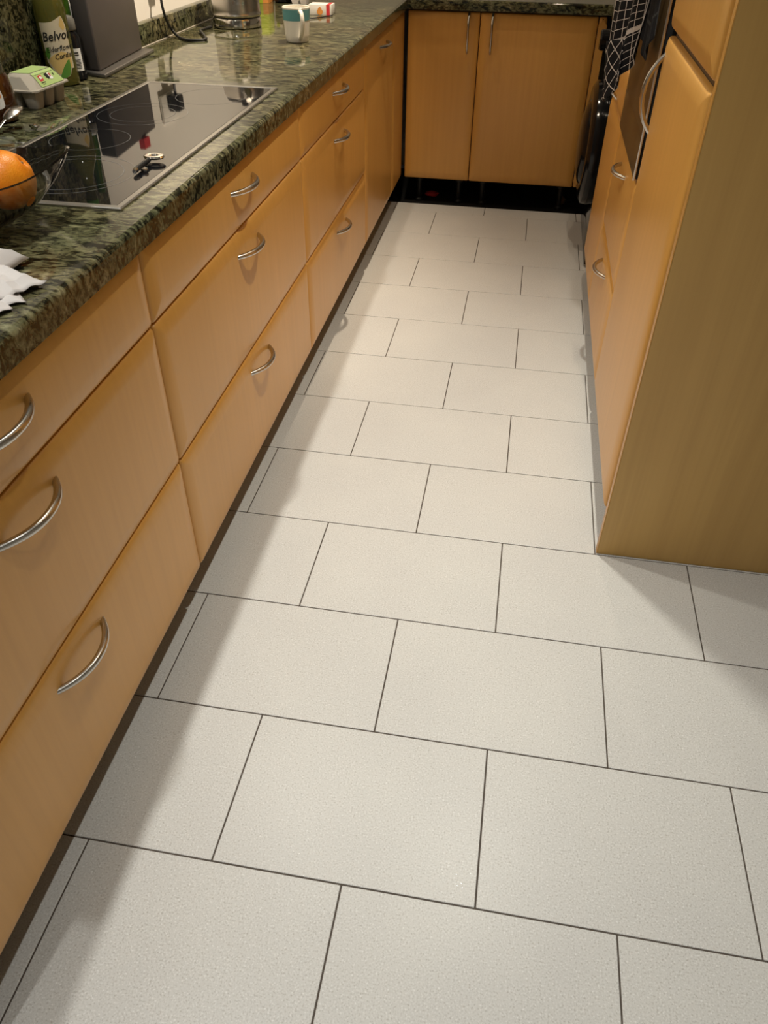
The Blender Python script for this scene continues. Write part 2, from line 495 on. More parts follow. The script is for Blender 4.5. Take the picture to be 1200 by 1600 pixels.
# ---------------------------------------------------------------- back run
def back_unit(x0, x1, hx, label):
    t = thing('door_cabinet', label, 'cabinet', ((x0 + x1) / 2, 3.75, Z0), 'base units of the back run')
    carcass(x0 + .001, x1 - .001, YBK + 0.0215, YB - .01, Z0 + .001, 0.829, t)
    d = front('door', 'y-', YBK, x0, x1, Z0, ZT, t)
    straight_handle(hx, 0.745, d, YBK)
    for lx in (x0 + 0.07, x1 - 0.05):
        lathe('leg', [(0.022, 0), (0.022, 0.012), (0.013, 0.02), (0.013, 0.10), (0.02, 0.104), (0.02, 0.132)], (lx, 3.53, -0.0195), 'black', t, 16)
    return t
back_unit(-0.190, 0.1349, 0.085, 'narrower left-hand beech door cabinet of the back run, handle on its right side')
back_unit(0.1349, 0.6477, 0.190, 'wide right-hand beech door cabinet of the back run, handle on its left side')
t = thing('end_filler', 'slim beech filler strip between the wide back door and the black washing machine', 'filler', (0.665, 3.45, Z0))
front('filler_panel', 'y-', YBK, 0.6477, 0.684, Z0, ZT, t)

def blob(name, c, r, m, label, cat):
    bm = bmesh.new(); bmesh.ops.create_icosphere(bm, subdivisions=3, radius=1)
    for v in bm.verts:
        n = 1 + 0.18 * math.sin(5 * v.co.x + 2) * math.sin(4 * v.co.y + 1) + 0.1 * math.sin(9 * v.co.z)
        v.co = Vector((v.co.x * r[0] * n, v.co.y * r[1] * n, v.co.z * r[2])) + Vector(c)
    return tag(finish(bm, name, m, own=c, angle=80), label, cat)
blob('fallen_pot_lid', (-0.062, 3.61, -0.008), (0.035, 0.03, 0.012), 'red', 'small dull red object lying on the dark floor under the left back door', 'lid')
blob('crumpled_scrap', (0.612, 3.60, 0.002), (0.022, 0.02, 0.022), 'tan', 'crumpled tan scrap in the dark gap under the right end of the back doors', 'scrap')

# ---------------------------------------------------------------- worktop (one U-shaped slab)
def worktop():
    zt, th, r = 0.872, 0.040, 0.010
    # outline of the top, counter-clockwise; the room-side edges are rounded
    fx, bx, by, yn, yr = -0.187, 0.690, 3.420, -0.42, 2.125
    bm = bmesh.new()
    def outline(ins):
        i = ins
        return [(-0.833, yn + i), (fx - i, yn + i), (fx - i, by + i), (bx + i, by + i), (bx + i, yr + i), (1.318, yr + i), (1.318, 4.058), (-0.833, 4.058)]
    rings = []
    prof = [(0.0012, zt - th), (0.0, zt - th + 0.0012)]
    for k in range(7):
        a = k / 6 * PI / 2
        prof.append((r * (1 - math.cos(a)), zt - r + r * math.sin(a)))
    for ins, z in prof:
        rings.append([bm.verts.new((x, y, z)) for x, y in outline(ins)])
    n = 8
    for r0, r1 in zip(rings, rings[1:]):
        for k in range(n):
            bm.faces.new((r0[k], r0[(k + 1) % n], r1[(k + 1) % n], r1[k]))
    bm.faces.new(rings[0]); bm.faces.new(rings[-1])
    o = finish(bm, 'worktop', 'granite', own=(-0.5, 1.5, 0.832), angle=24)
    tag(o, 'polished dark green speckled granite worktop with rounded edge running along the cabinets', 'worktop')
worktop()
XU = -0.803
struct(box('trim_1', XW + .001, XU, 1.640, YB - .002, 0.8722, 0.932, 'granite', None, 0.002))
XS = -0.822
struct(box('trim_2', XW + .001, XS, -0.42, 1.638, 0.8722, 1.46, 'granite', None, 0.002))
struct(box('trim_3', XW + .03, XR - .002, YB - .03, YB - .001, 0.8722, 0.932, 'granite', None, 0.002))
tube('sealant', [(XU + .0015, 1.66, 0.8735), (XU + .0015, 4.0, 0.8735)], 0.0024, 'grout_light', bpy.data.objects['trim_1'], 8)

# ---------------------------------------------------------------- hob
hob = thing('ceramic_hob', 'wide black glass ceramic hob with a brushed steel rim set into the granite', 'hob', (-0.415, 1.07, 0.872))
hx0, hx1, hy0, hy1 = -0.590, -0.240, 0.609, 1.531
bm = bmesh.new()
prof = [(0.0, 0.8722), (0.0, 0.8750), (0.002, 0.8768), (0.011, 0.8768), (0.0135, 0.8752), (0.0135, 0.8722)]
rings = [[bm.verts.new(p + (z,)) for p in ((hx0 + i, hy0 + i), (hx1 - i, hy0 + i), (hx1 - i, hy1 - i), (hx0 + i, hy1 - i))] for i, z in prof]
for r0, r1 in zip(rings, rings[1:]):
    for k in range(4): bm.faces.new((r0[k], r0[(k + 1) % 4], r1[(k + 1) % 4], r1[k]))
finish(bm, 'rim', 'hobframe', hob, angle=20)
box('glass_plate', hx0 + .0136, hx1 - .0136, hy0 + .0136, hy1 - .0136, 0.8722, 0.8757, 'glass_black', hob)
def zone(cx, cy, radii):
    bm = bmesh.new()
    for r in radii:
        a = [bm.verts.new((cx + (r - .0016) * math.cos(k * PI / 32), cy + (r - .0016) * math.sin(k * PI / 32), 0.87585)) for k in range(64)]
        b = [bm.verts.new((cx + r * math.cos(k * PI / 32), cy + r * math.sin(k * PI / 32), 0.87585)) for k in range(64)]
        for k in range(64): bm.faces.new((a[k], a[(k + 1) % 64], b[(k + 1) % 64], b[k]))
    finish(bm, 'cooking_zone', 'ring', hob)
zone(-0.405, 0.765, (0.092, 0.112))
zone(-0.478, 0.985, (0.080,))
zone(-0.460, 1.205, (0.072, 0.100))
zone(-0.370, 1.400, (0.085,))

# ---------------------------------------------------------------- right run
XRF = 0.678
t = thing('tall_end_panel', 'full-height beech end panel of the tall cabinet, filling the right edge of the picture', 'panel', (0.99, 0.913, 0))
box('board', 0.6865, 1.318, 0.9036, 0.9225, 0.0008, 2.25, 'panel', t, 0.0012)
box('edge_strip', 0.6844, 0.6864, 0.9036, 0.9225, 0.0008, 2.25, 'wood', t, 0.0004)
t = thing('tall_fridge_cabinet', 'tall beech cabinet with two stacked doors beside the end panel', 'cabinet', (1.0, 1.235, Z0))
YA, YO, YU = 0.944, 1.545, 2.122
carcass(XRF + 0.0215, 1.31, 0.924, YO - .001, Z0, 2.25, t)
d = front('door', 'x-', XRF, YA, YO, Z0, 1.020, t)
bow('x-', XRF, 1.505, 0.905, d, True, 0.165, 0.034)
d = front('door', 'x-', XRF, YA, YO, 1.032, 2.10, t)
bow('x-', XRF, 1.505, 1.19, d, True, 0.165, 0.034)
t = thing('oven_housing', 'beech oven tower with two drawers under the brown built-in oven', 'cabinet', (1.0, 1.83, Z0))
carcass(XRF + 0.0215, 1.31, YO + .001, YU - .001, Z0, ZA + .001, t)
box('top_compartment', XRF + 0.0215, 1.31, YO + .001, YU - .001, 1.305, 2.25, 'carcass', t)
for z0, z1, zh in ((Z0, ZB, 0.357), (ZB, ZA + .004, 0.645)):
    d = front('drawer', 'x-', XRF, YO, YU, z0, z1, t)
    bow('x-', XRF, (YO + YU) / 2, zh, d)
front('upper_door', 'x-', XRF, YO, YU, 1.31, 2.10, t)
ov = thing('built_in_oven', 'brown glass fronted built-in oven with a silver side edge, beyond the tall door', 'oven', (1.0, 1.83, 0.70))
box('body', XRF + .001, 1.25, YO + .012, YU - .012, 0.702, 1.298, 'dark', ov)
box('lower_panel', XRF - 0.004, XRF + .0005, YO + .010, YU - .008, 0.700, 0.800, 'oven', ov, 0.001)
box('oven_door', XRF - 0.006, XRF + .0005, YO + .010, YU - .085, 0.803, 1.150, 'oven', ov, 0.001)
box('side_trim', XRF - 0.004, XRF + .0005, YU - .082, YU - .008, 0.803, 1.150, 'oven', ov, 0.001)
box('control_panel', XRF - 0.004, XRF + .0005, YO + .010, YU - .008, 1.153, 1.298, 'steel', ov, 0.001)
box('edge_trim', XRF - 0.007, XRF - 0.001, YO + .0055, YO + .0095, 0.700, 1.298, 'silver', ov, 0.0005)
h = tube('door_handle', [(0.625, YO + .05, 1.115), (0.625, YU - .10, 1.115)], 0.008, 'steel', ov, 12)
for yy in (YO + .08, YU - .13):
    tube('handle_post', [(0.625, yy, 1.115), (0.669, yy, 1.115)], 0.006, 'steel', h, 8)
t = thing('washer_side_cabinet', 'low beech cabinet with a top drawer between the oven tower and the washing machine', 'cabinet', (1.0, 2.37, Z0))
YV = 2.62
carcass(XRF + 0.0215, 1.31, YU + .001, YV - .001, Z0, 0.829, t)
d = front('drawer', 'x-', XRF, YU, YV, ZA, ZT, t); bow('x-', XRF, 2.41, 0.775, d, True, 0.120, 0.034)
front('door', 'x-', XRF, YU, YV, Z0, ZA, t)

# washing machine
wm = thing('washing_machine', 'glossy black front-loading washing machine in the far right corner', 'washing machine', (1.0, 3.03, 0.0))
box('casing', 0.715, 1.30, 2.735, 3.325, 0.012, 0.828, 'gloss_black', wm, 0.006)
box('front_panel', 0.700, 0.7145, 2.735, 3.325, 0.120, 0.690, 'gloss_black', wm, 0.004)
box('kick_panel', 0.702, 0.7145, 2.735, 3.325, 0.012, 0.116, 'gloss_black', wm, 0.003)
box('control_panel', 0.698, 0.7145, 2.735, 3.325, 0.694, 0.828, 'gloss_black', wm, 0.004)
def lathe_x(name, prof, c, m, parent, n=48):
    """profile (radius, distance towards -x) turned about the x axis"""
    bm = bmesh.new(); rings = []
    for r, d in prof:
        rings.append([bm.verts.new((c[0] - d, c[1] + r * math.cos(2 * PI * k / n), c[2] + r * math.sin(2 * PI * k / n))) for k in range(n)])
    for r0, r1 in zip(rings, rings[1:]):
        for k in range(n): bm.faces.new((r0[k], r0[(k + 1) % n], r1[(k + 1) % n], r1[k]))
    bm.faces.new(rings[0]); bm.faces.new(rings[-1])
    return finish(bm, name, m, parent)
dr = lathe_x('porthole_door', [(0.236, 0), (0.240, 0.014), (0.236, 0.042), (0.215, 0.056), (0.182, 0.060), (0.168, 0.054)], (0.6995, 3.03, 0.420), 'gloss_black', wm)
lathe_x('porthole_glass', [(0.160, 0), (0.150, 0.012), (0.110, 0.026), (0.05, 0.031), (0.005, 0.032)], (0.6452, 3.03, 0.420), 'gloss_black', dr)
lathe_x('chrome_ring', [(0.166, 0), (0.166, 0.003), (0.161, 0.003)], (0.646, 3.03, 0.420), 'grey_plastic', dr)
lathe_x('dial', [(0.037, 0), (0.037, 0.052), (0.031, 0.058), (0.004, 0.058)], (0.6975, 3.10, 0.787), 'gloss_black', wm, 28)
for yy in (2.79, 3.27):
    lathe('foot', [(0.02, 0), (0.02, 0.0125)], (0.75, yy, 0.0002), 'black', wm, 16)

# ---------------------------------------------------------------- tea towels on the oven handle
def cloth(name, m, fn, nu, nv, label, cat='tea towel'):
    bm = bmesh.new()
    uvl = bm.loops.layers.uv.new('UVMap')
    g = [[bm.verts.new(fn(i / nu, j / nv)[0]) for i in range(nu + 1)] for j in range(nv + 1)]
    for j in range(nv):
        for i in range(nu):
            fc = bm.faces.new((g[j][i], g[j][i + 1], g[j + 1][i + 1], g[j + 1][i]))
            for lp, (a, b) in zip(fc.loops, ((i, j), (i + 1, j), (i + 1, j + 1), (i, j + 1))):
                lp[uvl].uv = fn(a / nu, b / nv)[1]
    o = finish(bm, name, m, angle=180, own=(0.63, 1.8, 1.115))
    s = o.modifiers.new('thickness', 'SOLIDIFY'); s.thickness = 0.0025
    return tag(o, label, cat) if label else o
def lerp(a, b, t): return a + (b - a) * t
def towel_a(s, t):
    # s across (0 far side .. 1 near side), t from the handle down
    bot = 0.790 if s < 0.12 else 0.79 + 0.155 * ((s - 0.12) / 0.88) ** 1.1
    y = lerp(2.04, 1.72 + 0.05 * t, s)
    z = 1.128 - t * (1.128 - bot)
    x = lerp(0.597 - 0.010 * math.sin(t * 3), 0.646, s ** 0.9) + 0.010 * math.sin(s * 15 + 2 * t) * (0.4 + 0.6 * t)
    if t < 0.06: x = lerp(0.616, x, t / 0.06)
    return (x, y, z), (s, t)
ta = cloth('tea_towel', 'check', towel_a, 44, 44, 'black tea towel with thin white checks hanging from the oven handle, ending in a point')
def towel_fold(s, t):
    y = lerp(2.055, 1.86, s) - 0.01 * t
    top = 0.930 + 0.035 * s
    bot = 0.782 + 0.10 * s * s
    z = lerp(top, bot, t)
    x = lerp(0.583, 0.622, s) + 0.007 * math.sin(s * 9 + 1) + 0.016 * t * (1 - s)
    a = 0.75
    u, v = s * 0.62, t * 0.55
    return (x, y, z), (u * math.cos(a) - v * math.sin(a) + 0.3, 0.1 + (u * math.sin(a) + v * math.cos(a)) * 0.6)
f2 = cloth('turned_corner', 'check', towel_fold, 24, 20, None)
f2.parent = ta; f2.location = (0, 0, 0)
def towel_b(s, t):
    y = lerp(1.83, 1.565, s)
    bot = 1.00 - 0.05 * (s / 0.7) if s < 0.7 else 0.95 + 0.06 * ((s - 0.7) / 0.3)
    z = 1.132 - t * (1.132 - bot)
    x = 0.652 + 0.005 * math.sin(s * 20) * t
    if t < 0.10: x = lerp(0.6365, 0.652, t / 0.10)
    return (x, y, z), (s, t)
cloth('tea_towel', 'pinstripe', towel_b, 36, 24, 'plain dark tea towel hanging behind the checked one, beside the tall door handle')

# ---------------------------------------------------------------- things on the left worktop
ZC = 0.8722
# kettle
k = thing('kettle', 'tall brushed steel kettle standing near the wall behind the mug', 'kettle', (-0.655, 2.475, ZC))
kc = (-0.655, 2.475, ZC)
lathe('power_base', [(0.078, 0), (0.083, 0.003), (0.084, 0.026), (0.082, 0.030)], kc, 'chrome', k, 48)
lathe('seam', [(0.080, 0.0302), (0.080, 0.0345)], kc, 'black', k, 48)
lathe('body', [(0.083, 0.0347), (0.085, 0.040), (0.083, 0.045), (0.083, 0.052), (0.0825, 0.06), (0.078, 0.16), (0.072, 0.215), (0.066, 0.225)], kc, 'steel', k, 48)
lathe('lid', [(0.066, 0.2252), (0.062, 0.236), (0.03, 0.243), (0.012, 0.244), (0.012, 0.258), (0.004, 0.262)], kc, 'black', k, 32)
tube('handle', smooth_path([(-0.682, 2.532, 1.085), (-0.700, 2.560, 1.10), (-0.712, 2.585, 1.05), (-0.712, 2.583, 0.98), (-0.697, 2.545, 0.94)]), 0.010, 'black', k)
tube('spout', [(-0.628, 2.425, 1.07), (-0.612, 2.395, 1.095)], [0.022, 0.010], 'steel', k)
def kettle_face(x, y):
    a = math.radians(-62) + x / 0.0835
    r = 0.0837 - 0.045 * max(0, 0.0)
    z = y + 0.078
    rr = 0.0825 - (z - 0.06) * 0.045 + 0.0006
    return Vector((kc[0] + rr * math.cos(a), kc[1] + rr * math.sin(a), kc[2] + z))
lettering('badge', 'DeLon', 0.019, kettle_face, 'chrome', k, 0.2, 0.0003)

# black cable from a wall socket to the kettle
so = thing('wall_socket', 'white double socket on the wall above the upstand, with a black plug', 'socket', (XW, 2.19, 1.08))
box('face_plate', XW + .0005, XW + 0.010, 2.12, 2.26, 1.04, 1.125, 'white', so, 0.003)
box('plug', XW + 0.0105, XW + 0.05, 2.165, 2.215, 1.045, 1.095, 'black', so, 0.006)
pts = smooth_path([(-0.800, 2.185, 1.044), (-0.792, 2.165, 1.005), (-0.786, 2.150, 0.965), (-0.784, 2.163, 0.925), (-0.788, 2.205, 0.893), (-0.762, 2.185, 0.8785),
                   (-0.728, 2.150, 0.8765), (-0.690, 2.140, 0.8765), (-0.660, 2.163, 0.877), (-0.685, 2.22, 0.8785), (-0.728, 2.30, 0.880), (-0.738, 2.345, 0.8775), (-0.732, 2.385, 0.8775), (-0.726, 2.402, 0.8775)], 8)
tag(tube('kettle_cable', pts, 0.0042, 'black', None, 10), 'thin black cable looping down the wall onto the worktop beside the kettle', 'cable')

# mug
mg = thing('mug', 'white mug with a wide teal band under the rim, near the worktop edge', 'mug', (-0.372, 2.225, ZC))
mc = (-0.372, 2.225, ZC)
def rr(z): return 0.0375 + 0.0065 * min(max(z, 0) / 0.095, 1)
lathe('body', [(0.030, 0.0), (0.0345, 0.001), (0.0372, 0.005), (rr(.02), 0.02), (rr(.058), 0.058), (rr(.095) - .0002, 0.094), (rr(.095) - .0015, 0.0957), (rr(.095) - .0035, 0.0945), (rr(.05) - .0038, 0.05), (0.033, 0.008), (0.004, 0.006)], mc, 'ceramic', mg, 48)
bm = bmesh.new(); add_lathe(bm, [(rr(.060) + .0004, 0.060), (rr(.090) + .0004, 0.0900)], mc, 48, False)
finish(bm, 'teal_band', 'teal', mg)
ha = math.radians(-60)
hd = Vector((math.cos(ha), math.sin(ha), 0))
b0 = Vector(mc)
pts = smooth_path([b0 + hd * 0.040 + Vector((0, 0, 0.083)), b0 + hd * 0.052 + Vector((0, 0, 0.089)), b0 + hd * 0.067 + Vector((0, 0, 0.080)), b0 + hd * 0.071 + Vector((0, 0, 0.060)),
                   b0 + hd * 0.062 + Vector((0, 0, 0.035)), b0 + hd * 0.047 + Vector((0, 0, 0.018)), b0 + hd * 0.035 + Vector((0, 0, 0.010))], 6)
tube('handle', pts, 0.0052, 'ceramic', mg, 10, (0.75, 1.25))

# packet with red end
p = thing('food_packet', 'small white food carton with a red end and an orange picture, behind the mug', 'packet', (-0.43, 2.86, ZC))
box('carton', -0.482, -0.394, 2.81, 2.88, ZC, ZC + 0.034, 'white', p, 0.001)
box('red_band', -0.4125, -0.3990, 2.8093, 2.8805, ZC + .0002, ZC + 0.0345, 'red', p)
bm = bmesh.new()
vs = [bm.verts.new((-0.438 + 0.012 * math.cos(a) * (1 if math.sin(a) < 0.3 else .7), 2.8092, ZC + 0.014 + 0.0130 * math.sin(a))) for a in [k_ * PI / 10 for k_ in range(20)]]
bm.faces.new(vs); finish(bm, 'orange_picture', 'amber_print', p)
# cable / wire in front of the packet
tag(tube('loose_wire', smooth_path([(-0.50, 2.74, ZC + .05), (-0.475, 2.72, ZC + .012), (-0.45, 2.70, ZC + .004), (-0.425, 2.72, ZC + .003), (-0.40, 2.765, ZC + .003), (-0.385, 2.79, ZC + .003)]), 0.0022, 'black', None, 8), 'thin black wire curling in front of the white and red carton', 'cable')
# lime carton
t = thing('lime_carton', 'lime green carton just behind the right side of the kettle', 'carton', (-0.755, 3.11, ZC))
box('carton', -0.792, -0.725, 3.09, 3.17, ZC, ZC + 0.16, 'lime', t, 0.001)
box('printed_stripe', -0.748, -0.7245, 3.0893, 3.1705, ZC + .0002, ZC + 0.05, 'amber_print', t)
# dark jar and folded paper
t = thing('dark_jar', 'dark storage jar with a steel collar between the kettle and the mug', 'jar', (-0.665, 3.12, ZC))
lathe('jar_body', [(0.034, 0), (0.038, 0.004), (0.038, 0.09), (0.03, 0.10)], (-0.675, 3.15, ZC), 'gloss_black', t, 28)
lathe('collar', [(0.031, 0.1), (0.033, 0.103), (0.033, 0.125), (0.005, 0.127)], (-0.675, 3.15, ZC), 'chrome', t, 28)
bm = bmesh.new()
for cx, cy, an in ((-0.615, 3.115, 0.2), (-0.575, 3.11, -0.3)):
    ca, sa = math.cos(an), math.sin(an)
    b = [(-0.012, -0.008, 0), (0.012, -0.008, 0), (0.012, 0.008, 0), (-0.012, 0.008, 0)]
    tp = [(-0.04, -0.02, 0.075), (0.03, -0.022, 0.08), (0.034, 0.02, 0.085), (-0.036, 0.022, 0.08)]
    vv = [bm.verts.new((cx + x * ca - y * sa, cy + x * sa + y * ca, ZC + z)) for x, y, z in b + tp]
    for f_ in ((0, 1, 2, 3), (4, 5, 6, 7), (0, 1, 5, 4), (1, 2, 6, 5), (2, 3, 7, 6), (3, 0, 4, 7)): bm.faces.new([vv[i] for i in f_])
tag(finish(bm, 'paper_cups', 'paper', own=(-0.595, 3.11, ZC), smooth=False), 'pinched white paper cups just behind the mug rim', 'paper')

# grey box on a metal tray
g = thing('bread_bin', 'tall dark grey metal box on a flared tray base, against the wall behind the hob', 'bin', (-0.765, 1.74, ZC))
def slant_box(name, pts, z0, z1, m, parent, bev=0.004):
    bm = bmesh.new()
    lo = [bm.verts.new((x, y, z0)) for x, y in pts]; hi = [bm.verts.new((x, y, z1)) for x, y in pts]
    bm.faces.new(lo[::-1]); bm.faces.new(hi)
    for i in range(4): bm.faces.new((lo[i], lo[(i + 1) % 4], hi[(i + 1) % 4], hi[i]))
    bmesh.ops.bevel(bm, geom=list(bm.edges), offset=bev, segments=3, affect='EDGES', profile=0.5)
    return finish(bm, name, m, parent)
slant_box('tray', [(-0.802, 1.590), (-0.714, 1.553), (-0.740, 1.938), (-0.802, 1.942)], ZC, ZC + 0.010, 'grey_base', g, 0.003)
slant_box('casing', [(-0.799, 1.600), (-0.741, 1.583), (-0.770, 1.925), (-0.799, 1.928)], ZC + 0.0102, ZC + 0.215, 'grey', g, 0.006)
t = thing('red_tag', 'small red card lying on top of the dark grey box', 'card', (-0.76, 1.80, ZC + .215))
box('card', -0.772, -0.755, 1.795, 1.835, ZC + 0.2152, ZC + 0.245, 'red', t)

# cordial bottle
bc = (-0.782, 1.468, ZC)
bt = thing('cordial_bottle', 'pale green glass bottle of elderflower cordial with a cream and leaf label', 'bottle', bc)
RB = 0.0365
lathe('glass', [(0.030, 0), (0.035, 0.003), (RB, 0.01), (RB, 0.165), (0.034, 0.185), (0.022, 0.215), (0.0145, 0.24), (0.013, 0.28), (0.0145, 0.282), (0.0145, 0.292)], bc, 'cordial', bt, 40)
lathe('cap', [(0.0155, 0.2922), (0.016, 0.294), (0.016, 0.318), (0.014, 0.32)], bc, 'green', bt, 24)
AL = math.radians(-62)          # the label looks towards the camera
def on_bottle(c, r, a0, zc):
    return lambda x, y: Vector((c[0] + r * math.cos(a0 + x / r), c[1] + r * math.sin(a0 + x / r), c[2] + zc + y))
def curved_patch(name, poly, fn, m, parent, n=14):
    """poly = list of (x, ylow, yhigh) columns"""
    bm = bmesh.new(); cols = []
    xs = [poly[0][0] + (poly[-1][0] - poly[0][0]) * i / n for i in range(n + 1)]
    for x in xs:
        for a, b in zip(poly, poly[1:]):
            if a[0] <= x <= b[0] + 1e-9:
                k_ = (x - a[0]) / (b[0] - a[0])
                cols.append((x, a[1] + (b[1] - a[1]) * k_, a[2] + (b[2] - a[2]) * k_)); break
    prev = None
    for x, lo, hi in cols:
        cur = (bm.verts.new(fn(x, lo)), bm.verts.new(fn(x, hi)))
        if prev: bm.faces.new((prev[0], cur[0], cur[1], prev[1]))
        prev = cur
    return finish(bm, name, m, parent)
fL = on_bottle(bc, RB + .0003, AL, 0.09)
lab = curved_patch('label', [(-0.034, -0.035, 0.048), (-0.015, -0.060, 0.048), (0.0, -0.072, 0.050), (0.018, -0.066, 0.058), (0.026, -0.05, 0.062), (0.034, -0.05, 0.040)], fL, 'cream', bt, 20)
fM = on_bottle(bc, RB + .0006, AL, 0.09)
curved_patch('straw_print', [(-0.028, -0.035, -0.030), (-0.010, -0.060, -0.018), (0.008, -0.064, -0.012), (0.030, -0.045, -0.020)], fM, 'straw', lab, 10)
curved_patch('straw_print', [(0.016, 0.040, 0.044), (0.024, 0.030, 0.060), (0.030, 0.035, 0.046)], fM, 'straw', lab, 8)
curved_patch('leaf_print', [(-0.036, -0.022, -0.018), (-0.028, -0.030, -0.004), (-0.020, -0.020, -0.004)], on_bottle(bc, RB + .0008, AL, 0.09), 'green', lab, 10)
curved_patch('leaf_print', [(-0.006, -0.070, -0.066), (0.006, -0.070, -0.046), (0.018, -0.064, -0.032), (0.024, -0.050, -0.030)], on_bottle(bc, RB + .0008, AL, 0.09), 'green', lab, 12)
def tilt(fn, a, ox, oy):
    ca, sa = math.cos(a), math.sin(a)
    return lambda x, y: fn(ox + x * ca - y * sa, oy + x * sa + y * ca)
fT = on_bottle(bc, RB + .0010, AL, 0.09)
lettering('lettering', 'Belvoir', 0.028, tilt(fT, 0.10, 0.006, 0.020), 'ink', lab, 0.3, 0.0004)
lettering('lettering', 'Elderflower', 0.0155, tilt(fT, 0.12, 0.008, -0.006), 'ink', lab, 0.3, 0.0002)
lettering('lettering', 'Cordial', 0.0155, tilt(fT, 0.12, 0.012, -0.022), 'ink', lab, 0.3, 0.0002)

# small bottle
sc = (-0.776, 1.532, ZC)
sb = thing('small_bottle', 'small dark bottle with a grey cap and a white barcode label, behind the cordial', 'bottle', sc)
lathe('glass', [(0.018, 0), (0.021, 0.003), (0.021, 0.095), (0.016, 0.105), (0.013, 0.11)], sc, 'gloss_black', sb, 28)
lathe('cap', [(0.016, 0.1102), (0.017, 0.112), (0.017, 0.132), (0.012, 0.140), (0.004, 0.142)], sc, 'grey_plastic', sb, 28)
sl = curved_patch('label', [(-0.016, 0, 0.05), (0.016, 0, 0.05)], on_bottle(sc, 0.0213, math.radians(-55), 0.022), 'white', sb, 8)
for i in range(7):
    curved_patch('barcode', [(-0.003, 0.006 + i * .003, 0.0075 + i * .003), (0.010, 0.006 + i * .003, 0.0075 + i * .003)], on_bottle(sc, 0.0216, math.radians(-55), 0.022), 'ink', sl, 3)
for i in range(2):
    curved_patch('print_line', [(-0.010, 0.034 + i * .005, 0.037 + i * .005), (0.008, 0.034 + i * .005, 0.037 + i * .005)], on_bottle(sc, 0.0216, math.radians(-55), 0.022), 'ink', sl, 3)
# tall green bottle behind
t = thing('oil_bottle', 'dark green glass bottle standing behind the cordial bottle, against the stone', 'bottle', (-0.7985, 1.558, ZC))
lathe('glass', [(0.016, 0), (0.0195, 0.004), (0.0195, 0.20), (0.012, 0.25), (0.011, 0.30)], (-0.7985, 1.558, ZC), 'dark_green_glass', t, 28)

